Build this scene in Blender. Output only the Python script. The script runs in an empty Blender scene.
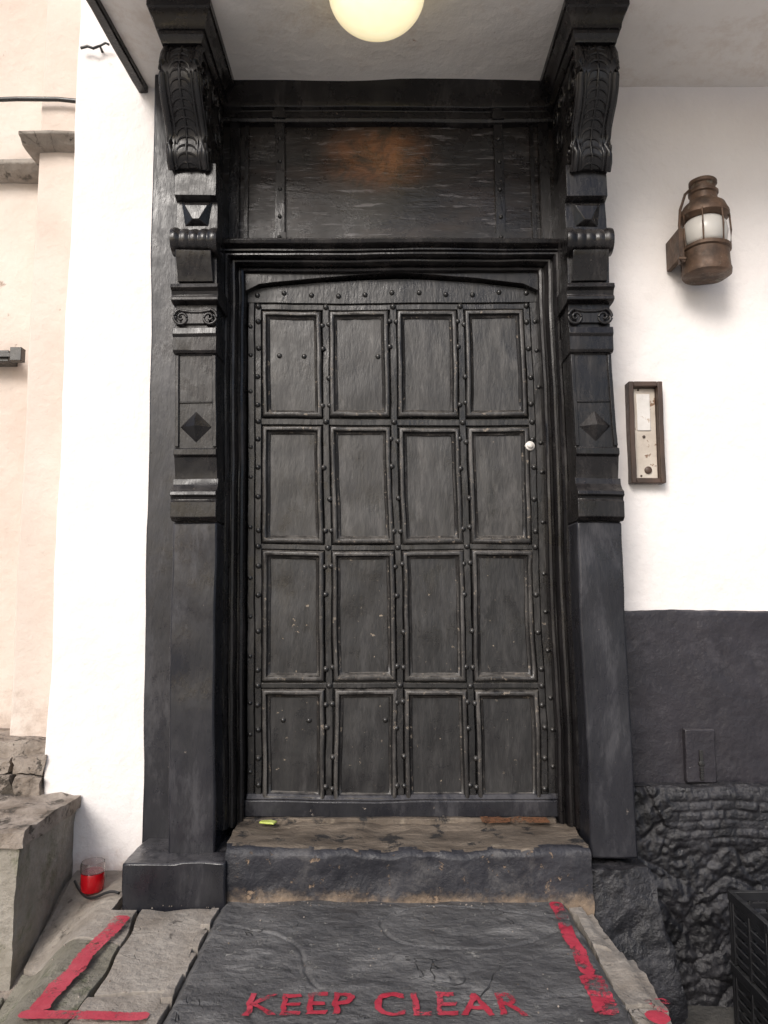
import bpy, bmesh, math, random, zlib
from mathutils import Vector, noise, Matrix
random.seed(7)
R=math.radians
scene=bpy.context.scene
# ------------------------------------------------------------------ materials
def material(name,c1,c2,rough=(.5,.7),scale=4,stretch=(1,1,1),bump=.3,bscale=40,bdist=.004,
             c3=None,chip=.62,chipscale=18,chipw=.03,dust=None,dustamt=.6,metal=0,spec=.5,low=None,lowz=(0,.3),
             alpha_worn=None,streak=None,spot=None,dist=0,crack=None,patch=None,wearmix=(.65,.35)):
    m=bpy.data.materials.new(name); m.use_nodes=True
    nt=m.node_tree; N=nt.nodes; Lk=nt.links
    bs=N['Principled BSDF']
    tc=N.new('ShaderNodeTexCoord'); mp=N.new('ShaderNodeMapping'); mp.inputs['Scale'].default_value=stretch
    Lk.new(tc.outputs['Object'],mp.inputs['Vector'])
    def noi(sc,det=4,ro=.6,vec=None,dist=0):
        n=N.new('ShaderNodeTexNoise'); n.inputs['Scale'].default_value=sc; n.inputs['Detail'].default_value=det
        n.inputs['Roughness'].default_value=ro; n.inputs['Distortion'].default_value=dist
        Lk.new(vec or mp.outputs['Vector'],n.inputs['Vector']); return n
    def mr(src,a,b,c=0,d=1,smooth=False):
        r=N.new('ShaderNodeMapRange'); r.clamp=True
        if smooth: r.interpolation_type='SMOOTHSTEP'
        for i,v in enumerate((a,b,c,d)): r.inputs[i+1].default_value=v
        Lk.new(src,r.inputs[0]); return r.outputs[0]
    def mix(f,a,b):
        x=N.new('ShaderNodeMix'); x.data_type='RGBA'; Lk.new(f,x.inputs[0])
        for i,v in ((6,a),(7,b)):
            if isinstance(v,tuple): x.inputs[i].default_value=(v[0],v[1],v[2],1)
            else: Lk.new(v,x.inputs[i])
        return x.outputs[2]
    def mth(op,a,b):
        x=N.new('ShaderNodeMath'); x.operation=op
        Lk.new(a,x.inputs[0])
        if isinstance(b,(int,float)): x.inputs[1].default_value=b
        else: Lk.new(b,x.inputs[1])
        return x.outputs[0]
    mul=lambda a,b: mth('MULTIPLY',a,b)
    n1=noi(scale,6,.65,None,dist)
    col=mix(mr(n1.outputs[0],.34,.66),c1,c2)
    pf=None
    if patch:   # (colour, scale, threshold, width, amount)
        np_=noi(patch[1],8,.78,mp.outputs['Vector'],.25)
        pf=mul(mr(np_.outputs[0],patch[2],patch[2]+patch[3]),patch[4])
        col=mix(pf,col,patch[0])
    if streak:
        mp2=N.new('ShaderNodeMapping'); mp2.inputs['Scale'].default_value=streak[1]
        Lk.new(tc.outputs['Object'],mp2.inputs['Vector'])
        ns=noi(streak[2],5,.7,mp2.outputs['Vector'],.4)
        col=mix(mul(mr(ns.outputs[0],streak[3],streak[3]+(streak[5] if len(streak)>5 else .16)),streak[4]),col,streak[0])
    if spot:
        ms=N.new('ShaderNodeMapping'); ms.vector_type='POINT'
        ms.inputs['Scale'].default_value=tuple(1/r for r in spot[2])
        ms.inputs['Location'].default_value=tuple(-c/r for c,r in zip(spot[1],spot[2]))
        Lk.new(tc.outputs['Object'],ms.inputs['Vector'])
        ln=N.new('ShaderNodeVectorMath'); ln.operation='LENGTH'; Lk.new(ms.outputs[0],ln.inputs[0])
        nz=noi(7,6,.75,tc.outputs['Object'],.5)
        f=mul(mr(ln.outputs['Value'],.1,1.0,1,0,True),mr(nz.outputs[0],.40,.6,.1,1))
        col=mix(f,col,spot[0])
    if low:
        sx=N.new('ShaderNodeSeparateXYZ'); Lk.new(tc.outputs['Object'],sx.inputs[0])
        nl=noi(11,6,.78)
        ad=mth('ADD',mul(nl.outputs[0],(lowz[1]-lowz[0])*1.6),sx.outputs[2])
        f=mr(ad,lowz[0]+(lowz[1]-lowz[0])*.9,lowz[1]+(lowz[1]-lowz[0])*.6,1,0,True)
        col=mix(f,col,low)
    chipf=None
    if c3:
        nc=noi(chipscale,6,.7,tc.outputs['Object'],.2)
        chipf=mr(nc.outputs[0],chip,chip+chipw)
        col=mix(chipf,col,c3)
    crf=None
    if crack:
        nw=noi(crack[1]*1.3,3,.6,tc.outputs['Object'])
        nk=noi(crack[1],4,.55,tc.outputs['Object'],1.2)
        a=mth('ABSOLUTE',mth('SUBTRACT',nk.outputs[0],.5),0)
        crf=mr(a,0,crack[2],1,0)
        crf=mul(crf,mr(nw.outputs[0],.5,.62))
        col=mix(mul(crf,.8),col,crack[0])
    if dust:
        ge=N.new('ShaderNodeNewGeometry'); sz=N.new('ShaderNodeSeparateXYZ'); Lk.new(ge.outputs['True Normal'],sz.inputs[0])
        nd=noi(25,3,.6,tc.outputs['Object'])
        f=mul(mul(mr(sz.outputs[2],.25,.8),mr(nd.outputs[0],.3,.6)),dustamt)
        col=mix(f,col,dust)
    Lk.new(col,bs.inputs['Base Color'])
    nr=noi(scale*1.7,5,.7,tc.outputs['Object'],.3)
    rg=mr(nr.outputs[0],.36,.62,rough[0],rough[1])
    if pf is not None: rg=mth('ADD',rg,mul(pf,.15))
    Lk.new(rg,bs.inputs['Roughness'])
    bs.inputs['Metallic'].default_value=metal
    bs.inputs['Specular IOR Level'].default_value=spec
    nb=noi(bscale,5,.65); nb2=noi(bscale*.22,3,.55)
    h=mth('ADD',nb.outputs[0],mul(nb2.outputs[0],1.6))
    if chipf is not None: h=mth('SUBTRACT',h,mul(chipf,.35))
    if crf is not None: h=mth('SUBTRACT',h,mul(crf,.9))
    bp=N.new('ShaderNodeBump'); bp.inputs['Strength'].default_value=bump; bp.inputs['Distance'].default_value=bdist
    Lk.new(h,bp.inputs['Height']); Lk.new(bp.outputs[0],bs.inputs['Normal'])
    if alpha_worn is not None:
        na=noi(90,6,.8,tc.outputs['Object'],0); nb_=noi(11,4,.6,tc.outputs['Object'])
        s=mth('ADD',mul(na.outputs[0],wearmix[0]),mul(nb_.outputs[0],wearmix[1]))
        Lk.new(mr(s,alpha_worn,alpha_worn+.06),bs.inputs['Alpha'])
    return m

M={}
G=(1.5,1.5,.45)
M['blk']=material('black_gloss_paint',(.0045,.004,.0045),(.012,.0105,.011),(.14,.42),5,G,bump=.5,bscale=42,bdist=.003,spec=.42,
    c3=(.11,.088,.07),chip=.69,chipscale=30,dust=(.075,.069,.066),dustamt=.55,patch=((.036,.032,.031),5,.53,.10,.6))
M['blklow']=material('black_paint_bluish',(.008,.0085,.0115),(.019,.019,.024),(.18,.45),4,G,bump=.55,bscale=30,bdist=.0035,spec=.45,
    c3=(.16,.135,.115),chip=.685,chipscale=24,dust=(.10,.095,.1),dustamt=.6,patch=((.052,.051,.057),4,.53,.10,.65))
M['door']=material('door_black_paint',(.007,.007,.0075),(.018,.017,.017),(.16,.44),5,G,bump=.55,bscale=55,bdist=.003,spec=.5,
    c3=(.14,.115,.09),chip=.68,chipscale=35,dust=(.15,.138,.125),dustamt=.85,patch=((.055,.052,.05),5,.53,.10,.65))
M['doorwear']=material('door_worn_arris_paint',(.018,.017,.017),(.040,.037,.035),(.2,.45),8,G,bump=.6,bscale=60,bdist=.003,spec=.5,
    c3=(.18,.15,.12),chip=.60,chipscale=40,dust=(.16,.148,.135),dustamt=.8,patch=((.09,.084,.079),8,.5,.10,.7))
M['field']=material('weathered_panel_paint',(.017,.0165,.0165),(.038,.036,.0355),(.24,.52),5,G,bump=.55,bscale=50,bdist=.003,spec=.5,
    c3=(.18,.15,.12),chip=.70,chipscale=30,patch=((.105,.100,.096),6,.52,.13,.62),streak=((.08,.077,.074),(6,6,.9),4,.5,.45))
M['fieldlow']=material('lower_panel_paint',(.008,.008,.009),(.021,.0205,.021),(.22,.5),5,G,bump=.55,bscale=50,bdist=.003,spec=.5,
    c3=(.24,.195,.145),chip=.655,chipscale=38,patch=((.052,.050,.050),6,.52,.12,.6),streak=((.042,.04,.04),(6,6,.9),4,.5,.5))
M['frieze']=material('aged_varnished_board',(.004,.0035,.0035),(.013,.009,.008),(.16,.40),3,(.6,1,2.2),bump=.55,bscale=36,bdist=.003,spec=.45,
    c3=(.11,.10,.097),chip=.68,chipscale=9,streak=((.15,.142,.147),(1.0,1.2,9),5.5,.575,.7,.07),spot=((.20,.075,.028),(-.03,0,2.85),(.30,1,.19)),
    patch=((.028,.018,.014),3,.5,.15,.8))
M['stud']=material('painted_iron',(.009,.009,.0095),(.024,.023,.022),(.22,.38),20,bump=.3,bscale=150,bdist=.001,spec=.6,dust=(.16,.148,.135),dustamt=.5)
M['wall']=material('white_limewash',(.78,.735,.715),(.83,.795,.775),(.75,.9),2,bump=.7,bscale=14,bdist=.012,
    c3=(.70,.62,.57),chip=.69,chipscale=5,chipw=.08,low=(.60,.50,.44),lowz=(-.1,.14))
M['cream']=material('cream_plaster',(.60,.50,.43),(.70,.62,.55),(.75,.9),1.6,bump=.7,bscale=20,bdist=.010,
    c3=(.40,.29,.23),chip=.66,chipscale=7,chipw=.06,low=(.42,.33,.27),lowz=(.2,.75))
M['ceil']=material('aged_ceiling_plaster',(.72,.68,.64),(.80,.77,.74),(.7,.85),1.4,bump=.8,bscale=9,bdist=.012,
    c3=(.50,.34,.27),chip=.69,chipscale=6,chipw=.05,patch=((.64,.57,.51),2.2,.52,.10,.7))
M['dado']=material('grey_black_dado_paint',(.017,.0155,.0195),(.032,.029,.035),(.3,.5),3,bump=.85,bscale=24,bdist=.007,spec=.42,
    c3=(.12,.115,.12),chip=.68,chipscale=14,dust=(.13,.12,.125),patch=((.058,.054,.062),4.5,.54,.10,.55))
M['rough']=material('rough_tarred_stone',(.007,.007,.0085),(.023,.0225,.0265),(.28,.55),7,bump=1,bscale=30,bdist=.012,spec=.45,
    c3=(.30,.26,.23),chip=.725,chipscale=9,dust=(.06,.057,.06),dustamt=.5,patch=((.055,.054,.06),7,.53,.10,.6))
M['stepf']=material('step_black_flaking',(.014,.0145,.019),(.036,.036,.043),(.35,.6),5,bump=.9,bscale=30,bdist=.007,spec=.4,
    c3=(.25,.18,.125),chip=.60,chipscale=19,chipw=.05,low=(.25,.185,.13),lowz=(-.03,.075),patch=((.09,.085,.085),6,.52,.10,.6))
M['stept']=material('worn_step_stone',(.075,.058,.044),(.18,.145,.112),(.6,.85),6,(1,2.5,1),bump=1,bscale=35,bdist=.006,
    c3=(.024,.022,.022),chip=.55,chipscale=9,chipw=.06,streak=((.32,.27,.21),(1,4,1),6,.57,.7))
M['slab']=material('dark_slate_slab',(.060,.059,.061),(.14,.137,.135),(.42,.7),3.2,(1,1.5,1),bump=1,bscale=24,bdist=.016,dist=.6,
    c3=(.33,.32,.305),chip=.61,chipscale=26,chipw=.07,streak=((.038,.038,.041),(1,2.2,1),5,.53,.75),
    patch=((.25,.243,.235),3.2,.53,.12,.75),crack=((.022,.022,.023),2.2,.006))
M['flag']=material('york_stone_flag',(.20,.17,.14),(.36,.325,.285),(.7,.9),4,bump=.9,bscale=25,bdist=.012,
    c3=(.11,.095,.08),chip=.60,chipscale=13,chipw=.08,patch=((.15,.13,.11),3,.5,.12,.6),crack=((.07,.06,.05),2.2,.005))
M['moss']=material('mossy_stone',(.20,.18,.145),(.36,.33,.29),(.75,.95),5,bump=1,bscale=22,bdist=.014,
    c3=(.10,.11,.045),chip=.58,chipscale=4,chipw=.14,patch=((.13,.115,.09),5,.5,.15,.7))
M['mossdark']=material('algae_stained_flag',(.13,.12,.09),(.26,.24,.20),(.7,.9),5,bump=1,bscale=22,bdist=.014,
    c3=(.05,.065,.022),chip=.50,chipscale=5,chipw=.12)
M['rubble']=material('rubble_stone',(.17,.135,.105),(.38,.33,.285),(.75,.95),7,bump=1,bscale=18,bdist=.018,
    c3=(.09,.075,.06),chip=.55,chipscale=12,chipw=.06)
M['lowpave']=material('dark_area_paving',(.05,.048,.046),(.12,.115,.105),(.6,.9),6,bump=1,bscale=22,bdist=.012)  # dark flagstone, the stone's own colour
M['street']=material('street_paving',(.42,.40,.37),(.50,.48,.45),(.7,.9),2,bump=.6,bscale=12,bdist=.01)
M['letter']=material('red_letter_paint',(.38,.02,.042),(.50,.055,.085),(.55,.75),8,bump=.8,bscale=40,bdist=.004,alpha_worn=.43,wearmix=(.5,.5))
M['red']=material('red_road_paint',(.38,.02,.045),(.50,.055,.085),(.55,.75),8,bump=.8,bscale=40,bdist=.004,alpha_worn=.44,wearmix=(.35,.65))
M['red2']=material('red_road_paint_solid',(.40,.025,.05),(.52,.07,.10),(.55,.75),8,bump=.8,bscale=40,bdist=.004,alpha_worn=.40,wearmix=(.5,.5))
M['brass']=material('tarnished_copper',(.045,.029,.020),(.13,.078,.05),(.42,.65),12,bump=.7,bscale=50,bdist=.003,spec=.4,
    c3=(.15,.14,.11),chip=.58,chipscale=22,chipw=.1,metal=.3)
M['rust']=material('dark_oiled_wood',(.035,.022,.016),(.085,.05,.035),(.4,.6),14,(1,1,.3),bump=.5,bscale=60,bdist=.002)
M['plate']=material('aged_ivory_plate',(.42,.36,.30),(.60,.54,.47),(.3,.5),9,bump=.2,bscale=60,bdist=.001,
    c3=(.20,.12,.075),chip=.58,chipscale=18)
M['steel']=material('worn_steel',(.30,.28,.25),(.45,.43,.4),(.3,.5),30,bump=.2,bscale=90,bdist=.001,metal=.8)
M['plastic']=material('black_plastic',(.008,.008,.009),(.015,.015,.017),(.35,.5),10,bump=.15,bscale=90,bdist=.001,dust=(.06,.06,.06))
M['white']=material('white_enamel',(.6,.57,.53),(.75,.72,.69),(.25,.4),10,bump=.1,bscale=60,bdist=.001,c3=(.4,.3,.22),chip=.63,chipscale=20)
M['litter']=material('litter_film',(.42,.5,.08),(.6,.66,.2),(.3,.5),20,bump=.3,bscale=60,bdist=.002)
M['void']=material('painted_gap_shade',(.006,.006,.006),(.01,.01,.01),(.8,.9),5,bump=.1)  # near-black: the shade of the door gap put into the colour
M['rustpatch']=material('rust_stain',(.13,.05,.022),(.24,.11,.05),(.6,.85),12,bump=.5,bscale=60,bdist=.003,alpha_worn=.45)
def glassm(name,col,rough,trans):
    m=bpy.data.materials.new(name); m.use_nodes=True; b=m.node_tree.nodes['Principled BSDF']
    b.inputs['Base Color'].default_value=(*col,1); b.inputs['Roughness'].default_value=rough
    b.inputs['Transmission Weight'].default_value=trans; b.inputs['IOR'].default_value=1.45
    nz=m.node_tree.nodes.new('ShaderNodeTexNoise'); nz.inputs['Scale'].default_value=60
    bp=m.node_tree.nodes.new('ShaderNodeBump'); bp.inputs['Strength'].default_value=.1; bp.inputs['Distance'].default_value=.001
    m.node_tree.links.new(nz.outputs[0],bp.inputs['Height']); m.node_tree.links.new(bp.outputs[0],b.inputs['Normal'])
    return m
M['glass']=glassm('dusty_lantern_glass',(.78,.75,.70),.25,.4)
M['redglass']=glassm('red_glass',(.72,.01,.02),.08,.5)
M['clear']=glassm('clear_glass',(.95,.93,.93),.04,1)
def globem():
    m=bpy.data.materials.new('lit_opal_glass'); m.use_nodes=True; nt=m.node_tree; b=nt.nodes['Principled BSDF']
    b.inputs['Base Color'].default_value=(.8,.74,.55,1); b.inputs['Roughness'].default_value=.12
    nz=nt.nodes.new('ShaderNodeTexNoise'); nz.inputs['Scale'].default_value=9
    cr=nt.nodes.new('ShaderNodeValToRGB'); cr.color_ramp.elements[0].color=(.95,.76,.42,1); cr.color_ramp.elements[1].color=(1,.88,.58,1)
    nt.links.new(nz.outputs[0],cr.inputs[0]); nt.links.new(cr.outputs[0],b.inputs['Emission Color'])
    lw=nt.nodes.new('ShaderNodeLayerWeight'); lw.inputs[0].default_value=.35
    mr=nt.nodes.new('ShaderNodeMapRange'); mr.inputs[3].default_value=1.3; mr.inputs[4].default_value=.45
    nt.links.new(lw.outputs['Facing'],mr.inputs[0]); nt.links.new(mr.outputs[0],b.inputs['Emission Strength'])
    return m
M['globe']=globem()

# ------------------------------------------------------------------ mesh helpers
def empty(name):
    o=bpy.data.objects.new(name,None); scene.collection.objects.link(o); return o
def obj(name,bm,mat,parent=None,bevel=0,smooth=35,seg=2,warp=None):
    bmesh.ops.recalc_face_normals(bm,faces=bm.faces)
    if warp:
        for v in bm.verts: v.co=warp(v.co)
    me=bpy.data.meshes.new(name); bm.to_mesh(me); bm.free()
    for p in me.polygons: p.use_smooth=True
    me.set_sharp_from_angle(angle=R(smooth))
    if isinstance(mat,(list,tuple)):
        for q in mat: me.materials.append(q)
    else: me.materials.append(mat)
    o=bpy.data.objects.new(name,me); scene.collection.objects.link(o)
    if parent: o.parent=parent
    if bevel:
        b=o.modifiers.new('bevel','BEVEL'); b.width=bevel; b.segments=seg; b.limit_method='ANGLE'; b.angle_limit=R(40); b.harden_normals=False
    return o
def cut(bm,step,axes='xyz'):
    for ax,i in (('x',0),('y',1),('z',2)):
        if ax not in axes or not bm.verts: continue
        lo=min(v.co[i] for v in bm.verts); hi=max(v.co[i] for v in bm.verts)
        n=int((hi-lo)/step)
        for k in range(1,n+1):
            p=Vector((0,0,0)); p[i]=lo+k*(hi-lo)/(n+1); nn=Vector((0,0,0)); nn[i]=1
            bmesh.ops.bisect_plane(bm,geom=bm.verts[:]+bm.edges[:]+bm.faces[:],dist=1e-5,plane_co=p,plane_no=nn)
def box(bm,x0,x1,y0,y1,z0,z1):
    v=[bm.verts.new((x,y,z)) for z in (z0,z1) for y in (y0,y1) for x in (x0,x1)]
    for f in ((0,2,3,1),(4,5,7,6),(0,1,5,4),(2,6,7,3),(0,4,6,2),(1,3,7,5)): bm.faces.new([v[i] for i in f])
    return v
def prismx(bm,pts,x0,x1):
    a=[bm.verts.new((x0,p[0],p[1])) for p in pts]; b=[bm.verts.new((x1,p[0],p[1])) for p in pts]
    bm.faces.new(a); bm.faces.new(b[::-1])
    for i in range(len(pts)):
        j=(i+1)%len(pts); bm.faces.new((a[i],b[i],b[j],a[j]))
def prismy(bm,pts,y0,y1):
    a=[bm.verts.new((p[0],y0,p[1])) for p in pts]; b=[bm.verts.new((p[0],y1,p[1])) for p in pts]
    bm.faces.new(a); bm.faces.new(b[::-1])
    for i in range(len(pts)):
        j=(i+1)%len(pts); bm.faces.new((a[i],b[i],b[j],a[j]))
def prismz(bm,pts,z0,z1):
    a=[bm.verts.new((p[0],p[1],z0)) for p in pts]; b=[bm.verts.new((p[0],p[1],z1)) for p in pts]
    bm.faces.new(a[::-1]); bm.faces.new(b)
    for i in range(len(pts)):
        j=(i+1)%len(pts); bm.faces.new((a[j],b[j],b[i],a[i]))
def lathe(bm,prof,c,axis='z',n=32,sx=1):
    rings=[]
    for r,t in prof:
        ring=[]
        for k in range(n):
            a=2*math.pi*k/n; u,v=r*math.cos(a),r*math.sin(a)
            if axis=='z': p=(c[0]+u*sx,c[1]+v*sx,c[2]+t)
            elif axis=='x': p=(c[0]+t,c[1]+u,c[2]+v)
            else: p=(c[0]+u,c[1]+t,c[2]+v)
            ring.append(bm.verts.new(p))
        rings.append(ring)
    for a,b in zip(rings,rings[1:]):
        for k in range(n): bm.faces.new((a[k],a[(k+1)%n],b[(k+1)%n],b[k]))
    bm.faces.new(rings[0]); bm.faces.new(rings[-1])
def tube(bm,pts,r,n=8,taper=1):
    rings=[]; P=[Vector(p) for p in pts]
    up=Vector((0,0,1))
    for i,p in enumerate(P):
        t=(P[min(i+1,len(P)-1)]-P[max(i-1,0)]).normalized()
        s=t.cross(up)
        if s.length<.05: s=t.cross(Vector((1,0,0)))
        s.normalize(); w=s.cross(t).normalized()
        rr=r*(1+(taper-1)*i/(len(P)-1))
        rings.append([bm.verts.new(p+s*math.cos(2*math.pi*k/n)*rr+w*math.sin(2*math.pi*k/n)*rr) for k in range(n)])
    for a,b in zip(rings,rings[1:]):
        for k in range(n): bm.faces.new((a[k],a[(k+1)%n],b[(k+1)%n],b[k]))
    bm.faces.new(rings[0]); bm.faces.new(rings[-1])
def dome(bm,c,r,h,n=12):
    rings=[]
    for j in range(4):
        a=j/4*math.pi/2; rr=r*math.cos(a); t=-h*math.sin(a)
        rings.append([bm.verts.new((c[0]+rr*math.cos(2*math.pi*k/n),c[1]+t,c[2]+rr*math.sin(2*math.pi*k/n))) for k in range(n)])
    tip=bm.verts.new((c[0],c[1]-h,c[2]))
    for a,b in zip(rings,rings[1:]):
        for k in range(n): bm.faces.new((a[k],a[(k+1)%n],b[(k+1)%n],b[k]))
    for k in range(n): bm.faces.new((rings[-1][k],rings[-1][(k+1)%n],tip))
def fbm(p,oct=4):
    s=0;a=1;t=0
    for i in range(oct): s+=a*noise.noise(p*(2**i)); t+=a; a*=.5
    return s/t
def dwarp(co):    # old, slightly racked doorway
    p=Vector(co)
    n=noise.noise_vector(p*2.3+Vector((3,1,7)))*.007+noise.noise_vector(p*9)*.0022
    return Vector((p.x+.016*(1.2-p.z)+n.x,p.y+n.y*.8,p.z+n.z*.8))
def dobj(name,bm,mat,parent,bevel=.003,step=.06,smooth=35,axes='xz'):
    if step: cut(bm,step,axes)
    return obj(name,bm,mat,parent,bevel,smooth,2,dwarp)
def merge(bm,b):
    me=bpy.data.meshes.new('t'); b.to_mesh(me); b.free(); bm.from_mesh(me); bpy.data.meshes.remove(me)
def roughen(bm,amp,sc,seed=0):
    for v in bm.verts:
        p=v.co*sc+Vector((seed,seed*2,0))
        v.co=v.co+Vector((noise.noise(p+Vector((9,0,0))),noise.noise(p),noise.noise(p+Vector((0,9,0)))))*amp+noise.noise_vector(v.co*sc*4)*amp*.3

CX=.048
# ================================================================== DOOR
door=empty('panelled_door')
cols=[(-.445+.273*i,-.269+.273*i) for i in range(4)]
rows=[(1.779,2.153),(1.27,1.672),(.7355,1.174),(.288,.639)]
DL,DR=-.541,.649
bm=bmesh.new()
def topz(x): return 2.325-.05*((x-CX)/.6)**2
pts=[(DL,.205),(DR,.205)]+[(DR-(DR-DL)*k/16,topz(DR-(DR-DL)*k/16)) for k in range(17)]
prismy(bm,pts,.0,.06)
dobj('backing_boards',bm,M['door'],door)
bm=bmesh.new()
for ri,(z0,z1) in enumerate(rows):
    for (x0,x1) in cols:
        b=bmesh.new(); box(b,x0-.004,x1+.004,-.004,.0,z0-.004,z1+.004); cut(b,.03,'xz')
        tx=random.uniform(-.012,.012); tz=random.uniform(-.008,.008); xc,zc=(x0+x1)/2,(z0+z1)/2
        for v in b.verts:
            if v.co.y<-.002: v.co.y+=(v.co.x-xc)*tx+(v.co.z-zc)*tz+.0022*noise.noise(v.co*9+Vector((ri,0,0)))-.001
        merge(bm,b)
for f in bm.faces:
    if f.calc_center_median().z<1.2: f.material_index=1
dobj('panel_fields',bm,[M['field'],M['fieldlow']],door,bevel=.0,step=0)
prof=[(0,-.002),(.003,-.010),(.010,-.013),(.013,-.020),(.016,-.027),(.024,-.029),(.030,-.026),(.033,-.018),(.036,-.002)]
bm=bmesh.new()
for (z0,z1) in rows:
    for (x0,x1) in cols:
        rings=[]
        jx=random.uniform(-.003,.003); jz=random.uniform(-.003,.003); tl=random.uniform(-.004,.004)
        for t,y in prof:
            c4=[(x0-t+jx,z0-t+jz),(x1+t+jx,z0-t+jz),(x1+t+jx+tl,z1+t+jz),(x0-t+jx+tl,z1+t+jz)]
            ring=[]
            for i in range(4):
                a=c4[i];b=c4[(i+1)%4]
                for k in range(10):
                    px=a[0]+(b[0]-a[0])*k/10; pz=a[1]+(b[1]-a[1])*k/10
                    ring.append(bm.verts.new((px,y+.003*noise.noise(Vector((px*25,pz*25,3))),pz)))
            rings.append(ring)
        for ri,(a,b) in enumerate(zip(rings,rings[1:])):
            n=len(a)
            for k in range(n):
                f=bm.faces.new((a[k],a[(k+1)%n],b[(k+1)%n],b[k]))
                if ri in (4,5,1): f.material_index=1
dobj('panel_mouldings',bm,[M['door'],M['doorwear']],door,bevel=0,step=0,smooth=50)
bm=bmesh.new()
def batten(x0,x1,z0,z1,y=-.018):
    b=bmesh.new(); box(b,x0,x1,y,.0,z0,z1); cut(b,.04,'xz')
    for v in b.verts:
        if v.co.y<-.005: v.co.y+=.003*noise.noise(v.co*22)
        v.co.x+=.002*noise.noise(v.co*17)
    merge(bm,b)
sx=[-.495,-.2205,.0525,.3255,.598]
for i,x in enumerate(sx): batten(x-.013,x+.013,.27,2.20,-.020)
batten(DL+.002,-.511,.275,2.25,-.012); batten(.613,DR-.002,.275,2.25,-.012)
hz=[(2.191,2.215),(1.712,1.738),(1.212,1.234),(.677,.698)]
for z0,z1 in hz: batten(-.509,.611,z0,z1,-.0165)
obj('cover_battens',bm,M['door'],door,.003,35,2,dwarp)
bm=bmesh.new()
pts=[(DL,2.222)]+[(DL+(DR-DL)*k/16,topz(DL+(DR-DL)*k/16)-.003) for k in range(17)]+[(DR,2.222)]
prismy(bm,pts,-.014,-.001)
dobj('top_rail',bm,M['door'],door)
bm=bmesh.new(); box(bm,DL-.006,DR+.008,-.035,-.001,.200,.262)
prismx(bm,[(-.001,.263),(-.034,.263),(-.02,.28),(-.001,.284)],DL,DR)
dobj('weather_board',bm,M['blklow'],door,.005)
bm=bmesh.new()
for i,x in enumerate(sx):
    zz=[]
    for (z0,z1) in rows:
        h=z1-z0
        zz+= [z0+.02,z0+h*.36,z0+h*.68,z1-.02]
    for k,z in enumerate(zz):
        if random.random()<.06: continue
        dx=(.013 if k%2 else -.013) if 0<i<4 else 0
        dome(bm,(x+dx+random.uniform(-.003,.003),-.020,z+random.uniform(-.008,.008)),.0115,.011)
        if 0<i<4 and k%4 in(0,3): dome(bm,(x-dx,-.020,z+random.uniform(-.01,.01)),.0105,.010)
    for z0,z1 in hz: dome(bm,(x,-.021,(z0+z1)/2),.012,.012)
for k in range(11):
    x=-.50+k*.11; dome(bm,(x,-.014,2.262+random.uniform(-.01,.004)),.011,.010)
for z in (.36,.5,.62,.8,.95,1.1,1.3,1.5,1.62,1.85,2.0,2.12):
    dome(bm,(-.527,-.012,z),.009,.008); dome(bm,(.632,-.012,z+.02),.009,.008)
for (x,z) in ((-.41,2.0),(-.31,2.0),(-.01,2.0),(-.40,.555),(-.30,.555),(-.005,.555)):
    dome(bm,(x,-.004,z),.011,.010)
obj('nail_studs',bm,M['stud'],door,0,60,2,dwarp)
bm=bmesh.new()
lathe(bm,[(.018,0),(.020,-.004),(.018,-.009),(.012,-.012),(.011,-.018),(.008,-.021),(.001,-.022)],(.586,-.020,1.625),'y',24)
obj('lock_cylinder',bm,M['white'],door,0,40,2,dwarp)

# ================================================================== SURROUND
sur=empty('carved_door_surround')
CZ=3.178
up=[(0,.06),(0,-.055),(.004,-.062),(.012,-.066),(.018,-.064),(.021,-.052),(.025,-.052),(.027,-.085),(.033,-.096),(.041,-.098),(.045,-.088),(.049,-.088),(.051,-.112),(.058,-.122),(.066,-.122),(.070,-.11),(.078,-.108),(.082,-.12),(.09,-.12),(.10,-.105),(.10,.06)]
xl,xr,zt=CX-.592,CX+.592,2.335
bm=bmesh.new()
def P3(t,y):
    pth=[]
    for k in range(51): pth.append((xl-t,y,.18+(zt+t*.75-.18)*k/50))
    for k in range(1,30): pth.append((xl-t+(xr-xl+2*t)*k/30,y,zt+t*.75))
    for k in range(51): pth.append((xr+t,y,zt+t*.75-(zt+t*.75-.18)*k/50))
    return [(p[0],p[1]+.004*noise.noise(Vector((p[0]*6,t*30,p[2]*9))) if p[1]<0 else p[1],p[2]) for p in pth]
rings=[[bm.verts.new(p) for p in P3(t,y)] for t,y in up]
for a,b in zip(rings,rings[1:]):
    for k in range(len(a)-1): bm.faces.new((a[k],a[k+1],b[k+1],b[k]))
obj('architrave',bm,M['blk'],sur,0,28,2,dwarp)
bm=bmesh.new()
n=20; low=[]
for k in range(n+1):
    x=xl-.003+(xr-xl+.006)*k/n; q=abs((x-CX)/.592)
    low.append((x,2.335-.055*q**1.6-(.02 if q>.93 else 0)))
prismy(bm,low+[(xr+.003,zt+.03),(xl-.003,zt+.03)],-.045,.062)
dobj('arched_lintel',bm,M['blk'],sur,.006)
bm=bmesh.new(); box(bm,xl-.02,xr+.02,.062,.09,.17,2.40)
obj('gap_shade_panel',bm,M['void'],sur)  # near-black panel painted as the shade in the gap above the door
bm=bmesh.new()
prismx(bm,[(.03,2.405),(-.12,2.405),(-.145,2.415),(-.15,2.43),(-.135,2.437),(-.12,2.447),(-.085,2.455),(-.03,2.462),(.03,2.462)],CX-.662,CX+.662)
dobj('lintel_cornice',bm,M['blk'],sur,.002)
bm=bmesh.new()
box(bm,CX-.70,CX+.70,-.014,.03,2.463,3.0); cut(bm,.05,'xz'); 
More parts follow.
